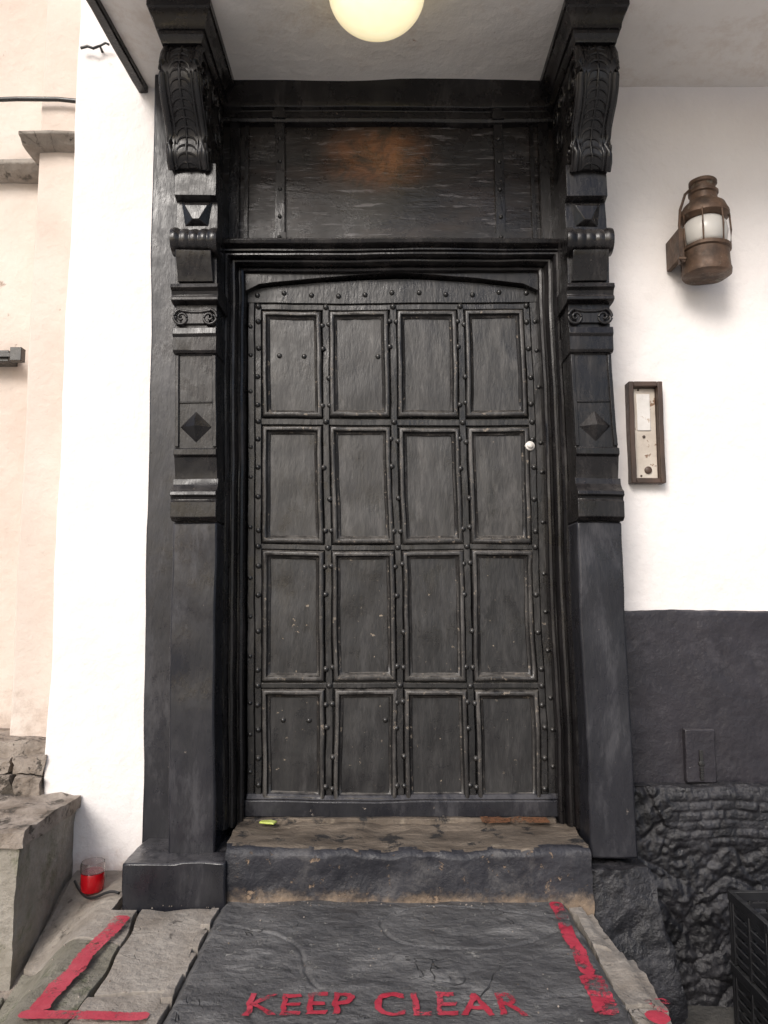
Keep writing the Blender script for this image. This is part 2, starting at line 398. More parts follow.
for v in bm.verts:
    if v.co.y<0: v.co.y+=.005*noise.noise(Vector((v.co.x*2,0,v.co.z*9)))
dobj('frieze_boards',bm,M['frieze'],sur,.002,0)
bm=bmesh.new()
prismx(bm,[(.03,2.985),(-.022,2.985),(-.04,2.992),(-.045,3.005),(-.034,3.015),(-.022,3.018),(-.018,3.055),(-.034,3.065),(-.038,3.085),(-.038,3.16),(-.045,CZ+.01),(.03,CZ+.01)],CX-.70,CX+.70)
dobj('frieze_top_board',bm,M['blk'],sur,.002)
bm=bmesh.new()
for s in (-1,1):
    x=CX+s*.455; box(bm,x-.019,x+.019,-.034,-.0195,2.470,3.06)
    box(bm,x-.027,x+.027,-.042,-.0345,2.466,2.51); box(bm,x-.025,x+.025,-.056,-.047,3.0,3.03)
    box(bm,CX+s*.640-.020,CX+s*.640+.020,-.047,-.0195,2.464,2.984)
    box(bm,CX+s*.594-.008,CX+s*.594+.008,-.028,-.0195,2.464,2.984)
dobj('iron_straps',bm,M['blk'],sur,.003)
bm=bmesh.new()
for s in (-1,1):
    for z in (2.488,2.58,2.70,2.82,2.92): dome(bm,(CX+s*.455,-.034 if z>2.5 else -.042,z),.009,.009)
obj('strap_rivets',bm,M['stud'],sur,0,60,2,dwarp)

def spiral(cy,cz,r0,turns,start,sg=1,n=40):
    out=[]
    for k in range(n+1):
        t=k/n; a=start+sg*turns*2*math.pi*t; r=r0*(1-t)**.9+.004
        out.append((cy+r*math.cos(a),cz+r*math.sin(a)))
    return out
for side,(x0,x1,cc) in enumerate(((CX-.815,CX-.66,-.712),(CX+.66,CX+.815,.800))):
    tag=('left','right')[side]
    body=[(.02,2.66),(-.285,2.66),(-.285,2.535),(-.25,2.525),(-.25,2.42),(-.255,2.30),(-.255,2.19),(-.25,2.12),(-.25,2.03),(-.25,1.93),(-.245,1.925),
          (-.245,1.575),(-.262,1.570),(-.262,1.548),(-.25,1.54),(-.236,1.47),(-.236,1.30),(-.236,.13),(.02,.13)]
    bm=bmesh.new(); prismx(bm,body,x0,x1)
    dobj('pilaster_'+tag,bm,M['blk'],sur,.004,.07)
    bm=bmesh.new(); box(bm,x0-.004,x1+.004,-.246,.02,.125,1.300); cut(bm,.035,'xz')
    for v in bm.verts:
        if v.co.y<-.2: v.co.y+=.005*noise.noise(v.co*7)
        v.co.x+=.003*noise.noise(v.co*5)
    obj('pilaster_base_'+tag,bm,M['blklow'],sur,.008,60,2,dwarp)
    for nm,w,pr in (('waist_moulding',.010,[(0,2.20),(-.262,2.20),(-.285,2.19),(-.29,2.175),(-.275,2.165),(-.27,2.15),(-.282,2.14),(-.282,2.128),(-.262,2.12),(0,2.12)]),
                 ('capital_block',.004,[(0,2.025),(-.272,2.025),(-.276,2.00),(-.268,1.99),(-.268,1.94),(-.26,1.93),(0,1.93)]),
                 ('base_flare',.006,[(0,1.462),(-.242,1.462),(-.246,1.44),(-.262,1.42),(-.28,1.41),(-.285,1.395),(-.272,1.388),(-.268,1.38),(-.276,1.37),(-.276,1.315),(-.26,1.302),(0,1.302)]),
                 ('neck_taper',-.012,[(0,2.315),(-.30,2.315),(-.296,2.29),(-.275,2.235),(-.268,2.205),(0,2.205)])):
        bm=bmesh.new(); prismx(bm,pr,x0-w,x1+w); dobj(nm+'_'+tag,bm,M['blk'],sur,.002,.05,28,'x')
    xm=(x0+x1)/2
    bm=bmesh.new()
    a=[bm.verts.new(p) for p in ((x0+.02,-.25,2.525),(x1-.02,-.25,2.525),(x1-.035,-.25,2.43),(x0+.035,-.25,2.43))]
    b=[bm.verts.new(p) for p in ((x0+.035,-.270,2.505),(x1-.035,-.270,2.505),(xm+.012,-.273,2.448),(xm-.012,-.273,2.448))]
    for k in range(4): bm.faces.new((a[k],a[(k+1)%4],b[(k+1)%4],b[k]))
    bm.faces.new(b)
    obj('facet_block_'+tag,bm,M['blk'],sur,.002,20,2,dwarp)
    pr=[]
    n=60
    for k in range(n+1):
        t=k/n; x=-.085+.17*t; e=abs(2*t-1)
        pr.append((.044+.008*e**2+.0045*abs(math.sin(t*math.pi*5)),x))
    pr=[(.012,-.088)]+pr+[(.012,.088)]
    bm=bmesh.new(); lathe(bm,pr,(xm,-.258,2.362),'x',28)
    obj('reeded_roll_'+tag,bm,M['blk'],sur,0,50,2,dwarp)
    bm=bmesh.new()
    for s in (-1,1):
        tube(bm,[(xm+s*.052+q[0]*s,-.262,2.066+q[1]) for q in spiral(0,0,.028,1.6,math.pi/2,-1)],.0065,8,.7)
    tube(bm,[(xm-.055,-.262,2.094),(xm-.02,-.262,2.088),(xm+.02,-.262,2.088),(xm+.055,-.262,2.094)],.0065,8)
    box(bm,xm-.05,xm+.05,-.262,-.249,2.045,2.082)
    obj('ionic_scroll_'+tag,bm,M['blk'],sur,0,50,2,dwarp)
    bm=bmesh.new()
    a=[bm.verts.new(p) for p in ((xm-.06,-.244,1.655),(xm,-.244,1.595),(xm+.06,-.244,1.655),(xm,-.244,1.715))]
    t=bm.verts.new((xm,-.275,1.655))
    for k in range(4): bm.faces.new((a[k],a[(k+1)%4],t))
    obj('diamond_boss_'+tag,bm,M['blk'],sur,0,20,2,dwarp)
    bm=bmesh.new()
    for xe in (x0+.008,x1-.008): box(bm,xe-.007,xe+.007,-.254,-.243,1.58,1.925)
    box(bm,x0+.016,x1-.016,-.250,-.243,1.745,1.752)
    dobj('shaft_fillets_'+tag,bm,M['blk'],sur,.002)
    # console
    U=.045
    cp=[(.0,3.0),(-.395,3.0),(-.415,2.985),(-.438,2.95),(-.448,2.91),(-.446,2.865),(-.43,2.82),(-.405,2.782),(-.37,2.752),(-.345,2.727),(-.33,2.70),(-.326,2.67),(-.332,2.635),(-.322,2.605),(-.30,2.585),(0,2.585)]
    cp=[(y,z+U) for y,z in cp]
    bm=bmesh.new(); prismx(bm,cp,cc-.068,cc+.068)
    dobj('console_core_'+tag,bm,M['blk'],sur,.003,.03,40,'x')
    bm=bmesh.new()
    front=cp[1:15]
    for dx,r in ((-.062,.012),(-.044,.006),(.044,.006),(.062,.012)):
        tube(bm,[(cc+dx,p[0]+.003,p[1]) for p in front],r,10)
    acc=[0]
    for a,b in zip(front,front[1:]): acc.append(acc[-1]+math.dist(a,b))
    def onfront(s):
        i=max(j for j in range(len(acc)-1) if acc[j]<=s+1e-9); t=(s-acc[i])/(acc[i+1]-acc[i])
        return (front[i][0]+(front[i+1][0]-front[i][0])*t, front[i][1]+(front[i+1][1]-front[i][1])*t)
    ns=15
    for k in range(ns):
        s=acc[-1]*(k+.3)/ns
        for sg in (-1,1):
            pl=[]
            for q in range(6):
                t=q/5; y,z=onfront(min(acc[-1]*.999,s+.030*t*t)); w=.034*math.sin(t*math.pi*.5)
                pl.append((cc+sg*(.002+w),y-.002+.004*t,z))
            tube(bm,pl,.0048,6,.75)
    tube(bm,[(cc,onfront(acc[-1]*q/20*.999)[0]-.002,onfront(acc[-1]*q/20*.999)[1]) for q in range(21)],.006,8,.7)
    for s in (-1,1):
        X=cc+s*.071
        for sp,r in ((spiral(-.365,2.885+U,.072,2.1,math.pi*1.0,-1),.0085),(spiral(-.285,2.665+U,.040,1.7,math.pi*1.0,1),.007),(spiral(-.20,2.93+U,.045,1.6,0,1),.007),(spiral(-.29,2.79+U,.04,1.3,math.pi*.2,1),.007),(spiral(-.15,2.80+U,.05,1.5,math.pi*.5,-1),.007),(spiral(-.09,2.92+U,.04,1.4,math.pi*.5,1),.006)):
            tube(bm,[(X,p[0],p[1]) for p in sp],r,8,.6)
        tube(bm,[(X,p[0]+.010,p[1]) for p in front],.008,8)
        for cy,cz,r in ((-.365,2.885+U,.016),(-.285,2.665+U,.010),(-.20,2.93+U,.011)):
            lathe(bm,[(r,-.006),(r*.9,.006),(r*.3,.013)] if s>0 else [(r,.006),(r*.9,-.006),(r*.3,-.013)],(X,cy,cz),'x',12)
    obj('console_carving_'+tag,bm,M['blk'],sur,0,55,2,dwarp)
    bm=bmesh.new(); prev=None
    secs=[(3.15,.116,-.475),(3.105,.116,-.475),(3.10,.110,-.468),(3.088,.108,-.466),(3.07,.098,-.459),(3.05,.092,-.450),(3.035,.090,-.448),(3.033,.083,-.442),(3.018,.083,-.442),(3.0,.076,-.432),(2.992,.074,-.43)]
    for (z,h,y) in secs:
        z+=U
        r=[bm.verts.new(p) for p in ((cc-h,.02,z),(cc-h,y,z),(cc+h,y,z),(cc+h,.02,z))]
        if prev:
            for k in range(4): bm.faces.new((prev[k],prev[(k+1)%4],r[(k+1)%4],r[k]))
        else: bm.faces.new(r)
        prev=r
    bm.faces.new(prev)
    obj('console_abacus_'+tag,bm,M['blk'],sur,.0,25,2,dwarp)
bm=bmesh.new(); box(bm,-.918,CX-.817,-.075,.01,.10,CZ)
dobj('flank_board',bm,M['blklow'],sur,.006,.08)
bm=bmesh.new(); box(bm,-.895,-.548,-.345,.0,-.02,.142); cut(bm,.03); roughen(bm,.008,8,1)
obj('pilaster_plinth',bm,M['blklow'],sur,.006,60,2,dwarp)

# ================================================================== STEP
st=empty('door_step')
bm=bmesh.new()
prismx(bm,[(.05,-.05),(-.318,-.05),(-.32,.10),(-.322,.165),(-.312,.180),(-.29,.186),(-.1,.188),(-.07,.19),(.05,.19)],-.540,.70)
cut(bm,.02,'xyz')
bmesh.ops.recalc_face_normals(bm,faces=bm.faces)
bm.normal_update()
for f in bm.faces:
    if f.normal.z>.6 and f.calc_center_median().z>.15 and f.calc_center_median().y>-.30+.02*noise.noise(f.calc_center_median()*14): f.material_index=1
for v in bm.verts:
    if v.co.z>.15: v.co.z-=.012*math.exp(-((v.co.x-.1)/.35)**2)*(1 if v.co.y<-.1 else .4)
    v.co+=noise.noise_vector(v.co*26)*.004
roughen(bm,.012,8,2)
obj('stone_step',bm,[M['stepf'],M['stept']],st,0,60)
bm=bmesh.new(); box(bm,CX-.59,CX+.6,-.055,.055,.17,.203); cut(bm,.03,'xy'); roughen(bm,.006,12,5)
obj('threshold_sill',bm,M['stept'],st,.004)
bm=bmesh.new(); g=[[bm.verts.new((.36+.25*i/10+.02*noise.noise(Vector((i,j,2))),-.115+.07*j/4+.02*noise.noise(Vector((i*.6,j,7))),.207)) for i in range(11)] for j in range(5)]
for j in range(4):
    for i in range(10): bm.faces.new((g[j][i],g[j][i+1],g[j+1][i+1],g[j+1][i]))
obj('rusty_threshold_end',bm,M['rustpatch'],st)
bm=bmesh.new()
prismz(bm,[(-.46,-.10),(-.405,-.115),(-.395,-.09),(-.42,-.075),(-.455,-.083)],.199,.206)
obj('crumpled_wrapper',bm,M['litter'],None,.002)

# ================================================================== WALLS
bld=empty('white_rendered_building')
def sheet(name,mat,fn,nu,nv,parent):
    bm=bmesh.new(); g=[[bm.verts.new(fn(i/nu,j/nv)) for i in range(nu+1)] for j in range(nv+1)]
    for j in range(nv):
        for i in range(nu): bm.faces.new((g[j][i],g[j][i+1],g[j+1][i+1],g[j+1][i]))
    me=bpy.data.meshes.new(name); bm.to_mesh(me); bm.free()
    for p in me.polygons: p.use_smooth=True
    me.materials.append(mat); o=bpy.data.objects.new(name,me); scene.collection.objects.link(o)
    if parent: o.parent=parent
    return o
def wallfn(x0,x1,z0,z1,y,amp=.010,sc=2.2):
    def f(u,v):
        x=x0+(x1-x0)*u; z=z0+(z1-z0)*v
        return (x,y+amp*fbm(Vector((x*sc,3.3,z*sc)),4),z)
    return f
sheet('right_wall',M['wall'],wallfn(.66,5.0,.3,3.24,.004,.010),90,60,bld)
def dadofn(u,v):
    x=.80+(5.0-.80)*u
    zt=.975+.006*noise.noise(Vector((x*3,0,0)))+.003*noise.noise(Vector((x*19,0,0)))
    if v>.96: 
        return (x,-.014+.03*(v-.96)/.04,zt)
    z=-.5+(zt+.5)*(v/.96)
    return (x,-.014+.012*fbm(Vector((x*4,1,z*4)),5),z)
sheet('painted_dado',M['dado'],dadofn,220,90,bld)
bm=bmesh.new(); box(bm,-1.305,-.64,0,.6,-.3,6.0); cut(bm,.06,'xz')
for v in bm.verts:
    n=fbm(Vector((v.co.x*2.5,v.co.y*2,v.co.z*1.6)),4)
    v.co.y+=n*.014 
    if v.co.x<-1.2: v.co.x+=.018*fbm(Vector((1,v.co.y*2,v.co.z*1.7)),4)
obj('left_wall',bm,M['wall'],bld,.012,60)
bm=bmesh.new(); box(bm,-.68,.76,.10,.5,-.3,3.15); obj('wall_core',bm,M['void'],bld)
JD=-.86
bm=bmesh.new()
prismz(bm,[(-1.0,.02),(-1.050,JD),(5.0,JD),(5.0,.02)],CZ,CZ+.1)
cut(bm,.08,'xy')
for v in bm.verts:
    if v.co.z<CZ+.05: v.co.z+=.012*fbm(Vector((v.co.x*2,v.co.y*2,0)),4)
obj('jetty_ceiling',bm,M['ceil'],bld,0,60)
bm=bmesh.new()
prismz(bm,[(-1.040,.02),(-1.095,JD-.06),(-1.052,JD-.06),(-1.001,.02)],CZ-.028,CZ+.14)
prismz(bm,[(-1.051,JD-.06),(5.0,JD-.06),(5.0,JD-.002),(-1.051,JD-.002)],CZ-.03,CZ+.14)
cut(bm,.1,'xy'); roughen(bm,.004,6,1)
obj('jetty_edge_beam',bm,M['blk'],bld,.006)
bm=bmesh.new(); box(bm,-1.05,5.0,JD-.03,.0,CZ+.142,6.0); obj('upper_storey',bm,M['wall'],bld)
bm=bmesh.new()
tube(bm,[(-1.20,-.0,3.335),(-1.20,-.03,3.34),(-1.225,-.035,3.325),(-1.25,-.034,3.335),(-1.28,-.03,3.33)],.006,8)
tube(bm,[(-1.20,-.03,3.34),(-1.175,-.034,3.35),(-1.16,-.03,3.345)],.005,8)
obj('iron_wall_hook',bm,M['stud'],None,0,60)

nb=empty('neighbouring_cream_building')
bm=bmesh.new(); box(bm,-1.51,-1.306,.12,.7,-.3,6); cut(bm,.08,'xz'); 
for v in bm.verts: v.co.y+=.02*fbm(v.co*1.5,4)
obj('door_pier',bm,M['cream'],nb,.01,60)
bm=bmesh.new(); box(bm,-3.4,-1.51,.34,.7,-.3,6); cut(bm,.1,'xz')
for v in bm.verts: v.co.y+=.02*fbm(v.co*1.5+Vector((4,4,4)),4)
obj('recessed_wall',bm,M['cream'],nb,.01,60)
bm=bmesh.new()
prismx(bm,[(.34,2.955),(.10,2.955),(.07,2.96),(.05,2.98),(.03,2.985),(.03,3.0),(.34,3.01)],-1.56,-1.309)
prismx(bm,[(.5,2.94),(.28,2.94),(.25,2.96),(.23,2.975),(.23,2.995),(.5,3.01)],-3.4,-1.562)
cut(bm,.06,'x'); roughen(bm,.006,8,3)
obj('stone_cornice',bm,M['flag'],nb,.004)
bm=bmesh.new()
tube(bm,[(-3.2,.28,3.25),(-2.2,.16,3.215),(-1.6,.09,3.185),(-1.42,.085,3.18),(-1.31,.08,3.165)],.010,8)
obj('service_cable',bm,M['stud'],nb,0,60)
bm=bmesh.new()
box(bm,-1.80,-1.66,.25,.335,2.06,2.11); box(bm,-1.72,-1.60,.235,.255,2.075,2.095); box(bm,-1.64,-1.59,.22,.26,2.055,2.115)
obj('gate_hinge',bm,M['stud'],nb,.002)

# ================================================================== GROUND
def sm(a,b,x):
    t=max(0,min(1,(x-a)/(b-a))); return t*t*(3-2*t)
def gz(x,y):
    z=0
    if y<-.05 and x<-.9: z-= .42*(-y-.05)*sm(-.92,-1.16,x)
    z+=.006*fbm(Vector((x*2.2,y*2.2,0)),3)
    return z
def slabz(x,y):
    k=1-.7*sm(-.84,-.90,y)*(1 if -.40<x<.40 else 0)
    z=.012+.012*fbm(Vector((x*3,y*3,2)),4)+k*.005*fbm(Vector((x*14,y*14,2)),4)
    q=noise.noise(Vector((x*1.6+.5*noise.noise(Vector((x*2,y*2,5))),y*2.2,11)))
    z-=k*.007*max(0,1-abs(q)/.018)
    e=min(x+.545,.615-x); 
    if e<.02: z-=.02*(1-max(e,0)/.02)
    return z
sheet('street',M['street'],lambda u,v:(-60+120*u,-60+62*v,-.46),4,4,None)
pv=empty('pavement')
def flagslab(name,poly,mat,h=.0,step=.03):
    bm=bmesh.new(); prismz(bm,poly,-.10,h); cut(bm,step,'xy')
    sd=zlib.crc32(name.encode())%7
    for v in bm.verts:
        top=v.co.z>-.05
        x,y=v.co.x,v.co.y
        v.co.z+=gz(x,y)+ (.012*fbm(Vector((x*9,y*9,sd)),4) if top else 0)
        v.co.x+=.012*noise.noise(Vector((y*9,x*3,1))); v.co.y+=.010*noise.noise(Vector((x*9,y*3,5)))
    return obj(name,bm,mat,pv,.006,60)
flagslab('flagstone_a',[(-.80,-.352),(-.56,-.352),(-.57,-.85),(-.76,-.86)],M['flag'])
flagslab('flagstone_b',[(-.775,-.87),(-.575,-.862),(-.585,-1.6),(-.80,-1.6)],M['flag'])
flagslab('flagstone_c',[(-1.16,.05),(-.905,.05),(-.905,-.35),(-.815,-.36),(-.79,-.60),(-1.16,-.42)],M['flag'])
flagslab('flagstone_d',[(-1.16,-.43),(-.790,-.61),(-.775,-.86),(-.80,-1.12),(-1.16,-1.10)],M['mossdark'])
flagslab('flagstone_e',[(-1.16,-1.12),(-.82,-1.13),(-.81,-1.6),(-1.16,-1.6)],M['moss'])
flagslab('flagstone_f',[(-1.9,-.50),(-1.17,-.50),(-1.17,-1.6),(-1.9,-1.6)],M['mossdark'])
bm=bmesh.new(); box(bm,-3.4,.62,-1.62,.05,-.5,-.06); cut(bm,.1,'xy')
for v in bm.verts:
    if v.co.z>-.2: v.co.z+=gz(v.co.x,v.co.y)+.03
obj('joint_bedding',bm,M['rubble'],pv,0,60)
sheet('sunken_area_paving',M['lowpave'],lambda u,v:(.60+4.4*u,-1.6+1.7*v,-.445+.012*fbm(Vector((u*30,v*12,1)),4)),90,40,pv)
def slabf(u,v):
    x=-.545+1.16*u; y=-.30-1.32*v
    if u in (0,1): x+=.014*noise.noise(Vector((y*6,0,3)))
    return (x,y,slabz(x,y))
sheet('door_slab',M['slab'],slabf,260,280,pv)
bm=bmesh.new()
for k in range(9):
    y=-.36-k*.14; w=random.uniform(.0,.01)
    b=bmesh.new(); prismz(b,[(-.572,y),(-.548,y-.002),(-.549,y-.12),(-.575,y-.122)],-.05,.004+w); merge(bm,b)
cut(bm,.03,'y'); roughen(bm,.008,15,4)
obj('joint_stones',bm,M['flag'],pv,.004)
bm=bmesh.new()
for (x0,x1,y0,y1,h) in ((.622,.70,-.33,-.60,.0),(.622,.735,-.61,-.90,-.006),(.625,.73,-.91,-1.25,-.012),(.62,.73,-1.26,-1.6,-.01)):
    b=bmesh.new(); box(b,x0,x1,y1,y0,-.5,h); cut(b,.02,'xyz'); 
    for v in b.verts:
        if v.co.z>-.1 and v.co.x>x1-.03: v.co.z-=.02
    merge(bm,b)
roughen(bm,.012,9,8)
for v in bm.verts: v.co+=noise.noise_vector(v.co*35)*.004
obj('edge_stones',bm,M['flag'],pv,.0,70)
blk=empty('stone_step_block')
bm=bmesh.new(); box(bm,-2.2,-1.178,-.455,.0,-.35,.228); cut(bm,.03,'xyz'); roughen(bm,.014,5,3)
obj('rendered_side',bm,M['moss'],blk,0,60)
bm=bmesh.new(); box(bm,-2.2,-1.160,-.472,-.002,.230,.280); cut(bm,.025,'xyz'); roughen(bm,.014,8,6)
for v in bm.verts: v.co+=noise.noise_vector(v.co*30)*.005
obj('cap_slab',bm,M['rubble'],blk,0,60)
bm=bmesh.new()
random.seed(11)
for r in range(2):
    x=-1.30
    while x>-2.2:
        w=random.uniform(.07,.16); h=random.uniform(.05,.085)
        b=bmesh.new(); box(b,x-w,x-.008,.0-.03*(1-r),.11,.275+.075*r,.275+.075*r+h); cut(b,.02,'xyz'); roughen(b,.026,9,x*10)
        for v in b.verts: v.co+=noise.noise_vector(v.co*35)*.006
        merge(bm,b); x-=w
obj('rubble_course',bm,M['rubble'],blk,0,60)
bm=bmesh.new(); box(bm,-2.2,-1.307,.03,.33,.25,.47); cut(bm,.03); roughen(bm,.015,8,2); obj('upper_step',bm,M['rubble'],blk)

rb=empty('rough_stone_plinth')
def rockd(x,z):
    p=Vector((x*5.5+.6*noise.noise(Vector((x*6,1,z*6))),0,z*8+.6*noise.noise(Vector((x*6,7,z*6)))))
    d,pt=noise.voronoi(p)
    e=d[1]-d[0]
    return -.015*min(e/.3,1)+.018*noise.noise(Vector((pt[0].x*3,pt[0].z*3,1)))+.016*fbm(Vector((x*10,2,z*10)),3)+.008*noise.noise(Vector((x*45,2,z*45)))
def roughfn(x0,x1,z0,z1,y,ret):
    def f(u,v):
        x=x0+(x1-x0)*u
        wv=.022*fbm(Vector((x*4,0,9)),4)
        if v<=.9:
            z=z0+(z1+wv-z0)*v/.9
            d=rockd(x,z)+.012
            k=sm(1.0,1.12,x)*sm(.08,.14,z+.03*noise.noise(Vector((x*5,3,0))))
            if k>0:
                zz=z+.012*noise.noise(Vector((x*5,0,z*6)))
                r=zz/.034; row=math.floor(r); pz=r-row
                L=.085+.03*noise.noise(Vector((row*3.3,1,1))); q=x/L+row*.37; ph=q-math.floor(q)
                m=min(min(ph,1-ph)*L/.012,1)*min(min(pz,1-pz)*.034/.010,1)
                d2=.010*fbm(Vector((x*14,2,z*14)),4)-.010*m*(.6+.8*noise.noise(Vector((row*1.7,math.floor(q)*1.3,2))))+.004
                d=d*(1-k)+d2*k
            yy=y+d
            if z>z1-.03: yy+= .02*((z-(z1-.03))/.03)**2
            return (x,yy,z)
        t=(v-.9)/.1
        return (x,y+.02+(ret-y-.02)*t+.01*fbm(Vector((x*6,2,1))),z1+wv+.006*noise.noise(Vector((x*12,t*5,1))))
    return f
sheet('rough_wall_face',M['rough'],roughfn(.90,2.2,-.5,.325,-.085,.0),330,220,rb)
sheet('rough_wall_beyond',M['rough'],roughfn(2.19,5.0,-.5,.322,-.083,.0),200,100,rb)
def noisebox(x0,x1,y0,y1,z0,z1,a,bt):
    bm=bmesh.new(); box(bm,x0,x1,y0,y1,z0,z1); cut(bm,.015,'xyz')
    for v in bm.verts:
        k=sm(.16,-.3,v.co.z)*bt; v.co.y-=.08*k*(1 if v.co.y<(y0+y1)/2 else 0)
        if v.co.x>x1-.03: v.co.x+=.08*k
        p=v.co.copy()
        v.co+=noise.noise_vector(p*6)*a+noise.noise_vector(p*16)*a*.45+noise.noise_vector(p*45)*a*.3
    return bm
obj('battered_foot',noisebox(.69,.91,-.27,-.0,-.5,.10,.024,1),M['rough'],rb,0,70)
obj('broken_edge',noisebox(.87,.915,-.07,.0,.06,.345,.014,0),M['rough'],rb,0,60)
bm=bmesh.new(); box(bm,.862,.885,-.03,.0,.3,1.0);cut(bm,.02,'xyz'); roughen(bm,.012,8,1)
obj('caulked_joint',bm,M['dado'],rb,.004,60)

# ================================================================== PAINTED MARKINGS
def surf(x,y): return slabz(x,y) if -.545<x<.615 and y<-.30 else gz(x,y)+.008
cu=bpy.data.curves.new('t','FONT'); cu.body='KEEP CLEAR'; cu.offset=.014; cu.space_word=.95; cu.space_character=1.12; cu.resolution_u=3
to=bpy.data.objects.new('t',cu); scene.collection.objects.link(to)
bpy.context.view_layer.update()
me=bpy.data.meshes.new_from_object(to.evaluated_get(bpy.context.evaluated_depsgraph_get()))
bpy.data.objects.remove(to)
bm=bmesh.new(); bm.from_mesh(me)
bmesh.ops.remove_doubles(bm,verts=bm.verts,dist=1e-5)
x0=min(v.co.x for v in bm.verts);x1=max(v.co.x for v in bm.verts);y0=min(v.co.y for v in bm.verts);y1=max(v.co.y for v in bm.verts)
for v in bm.verts:
    v.co.x=-.345+(v.co.x-x0)/(x1-x0)*.70; v.co.y=-.996+(v.co.y-y0)/(y1-y0)*.104; v.co.z=0
cut(bm,.008,'xy')
for v in bm.verts:
    x,y=v.co.x,v.co.y
    v.co.x+=.009*noise.noise(Vector((x*16,y*25,1)))+.003*noise.noise(Vector((x*70,y*70,1))); v.co.y+=.009*noise.noise(Vector((x*14,y*25,8)))+.003*noise.noise(Vector((x*70,y*70,9)))
    v.co.z=slabz(v.co.x,v.co.y)+.005
obj('keep_clear_lettering',bm,M['letter'],None,0,180)
mk=empty('red_boundary_marking')
def strip(name,pts,w,mat,wob=.008):
    P=[]; 
    for (a,b) in zip(pts,pts[1:]):
        L=math.dist(a,b); n=max(2,int(L/.006))
        for k in range(n): P.append((a[0]+(b[0]-a[0])*k/n,a[1]+(b[1]-a[1])*k/n))
    P.append(pts[-1]); bm=bmesh.new(); prev=None
    for i,p in enumerate(P):
        a=P[max(i-1,0)];b=P[min(i+1,len(P)-1)]; d=Vector((b[0]-a[0],b[1]-a[1])).normalized(); nn=Vector((-d.y,d.x))
        row=[]
        endk=min(1,.5+min(i,len(P)-1-i)/4)
        for k in range(9):
            t=(k/8-.5)*w*endk*(1+.3*noise.noise(Vector((i*.08,k>4,3)))+.2*noise.noise(Vector((i*.5,k>4,3))))
            x=p[0]+nn.x*t+wob*noise.noise(Vector((i*.04,0,0))); y=p[1]+nn.y*t
            row.append(bm.verts.new((x,y,surf(x,y)+.006)))
        if prev:
            for k in range(8): bm.faces.new((prev[k],prev[k+1],row[k+1],row[k]))
        prev=row
    obj(name,bm,mat,mk,0,180)
strip('left_line',[(-.838,-.43),(-.868,-.97)],.050,M['red2'])
strip('bottom_left_line',[(-.90,-.985),(-.58,-.99)],.036,M['red2'])
strip('right_line',[(.570,-.335),(.562,-.60),(.558,-.80)],.040,M['red'])
strip('right_line_near',[(.558,-.80),(.553,-.99)],.060,M['red'])
bm=bmesh.new()
for (x,y,z,r) in ((.70,-.93,.012,.03),(.675,-.985,.012,.03)):
    c=bm.verts.new((x,y,z)); rg=[bm.verts.new((x+r*(1+.6*noise.noise(Vector((k,1,x*9))))*math.cos(k*.45),y+r*(1+.6*noise.noise(Vector((k,5,x*9))))*math.sin(k*.45),z-.004)) for k in range(14)]
    for k in range(14): bm.faces.new((c,rg[k],rg[(k+1)%14]))
obj('edge_stone_daubs',bm,M['red'],mk,0,180)

# ================================================================== OBJECTS
gl=empty('ceiling_globe_lamp')
gx,gy=-.025,-.60
bm=bmesh.new()
pr=[(.085,3.17),(.088,3.165)]
for k in range(0,21):
    a=R(50)-k/20*R(140); pr.append((max(.165*math.cos(a),.001),3.082+.12*math.sin(a)))
lathe(bm,pr,(gx,gy,0),'z',48); obj('opal_globe',bm,M['globe'],gl,0,60)
bm=bmesh.new(); lathe(bm,[(.12,3.19),(.12,3.180),(.115,3.176),(.112,3.175)],(gx,gy,0),'z',40); obj('gallery_ring',bm,M['steel'],gl,0,40)
ln=empty('ship_lantern'); lx,ly=1.278,-.115
bm=bmesh.new()
S=.92
lathe(bm,[(.001,2.285),(.088,2.285),(.100,2.292),(.102,2.310),(.098,2.32),(.096,2.385),(.104,2.39),(.104,2.403),(.09,2.41),(.075,2.415)],(lx,ly,0),'z',36,S)
lathe(bm,[(.075,2.515),(.092,2.52),(.104,2.53),(.104,2.545),(.095,2.56),(.088,2.575),(.070,2.59),(.057,2.60),(.055,2.625),(.062,2.63),(.062,2.64),(.052,2.645),(.05,2.665),(.058,2.67),(.058,2.682),(.045,2.685),(.001,2.685)],(lx,ly,0),'z',36,S)
for v in bm.verts: v.co+=noise.noise_vector(v.co*16)*.004
obj('lantern_body',bm,M['brass'],ln,0,38)
bm=bmesh.new(); lathe(bm,[(.074,2.41),(.088,2.425),(.094,2.465),(.088,2.50),(.074,2.518)],(lx,ly,0),'z',36,S); obj('lens',bm,M['glass'],ln,0,60)
bm=bmesh.new(); lathe(bm,[(.03,2.41),(.03,2.515)],(lx,ly,0),'z',16); obj('burner',bm,M['white'],ln,0,60)
bm=bmesh.new()
for k in range(4):
    a=R(195+k*48); c,s=math.cos(a)*S,math.sin(a)*S
    tube(bm,[(lx+.100*c,ly+.100*s,2.40),(lx+.104*c,ly+.104*s,2.465),(lx+.100*c,ly+.100*s,2.535)],.004,8)
tube(bm,[(lx-.052,ly,2.65),(lx-.08,ly-.02,2.62),(lx-.098,ly-.01,2.56),(lx-.10,ly,2.50),(lx-.098,ly,2.42)],.006,8)
box(bm,lx-.112,lx-.092,ly-.02,0,2.36,2.48); box(bm,lx-.110,lx-.094,ly-.03,ly-.0,2.335,2.359)
box(bm,lx-.05,lx+.05,-.03,.01,2.34,2.56)
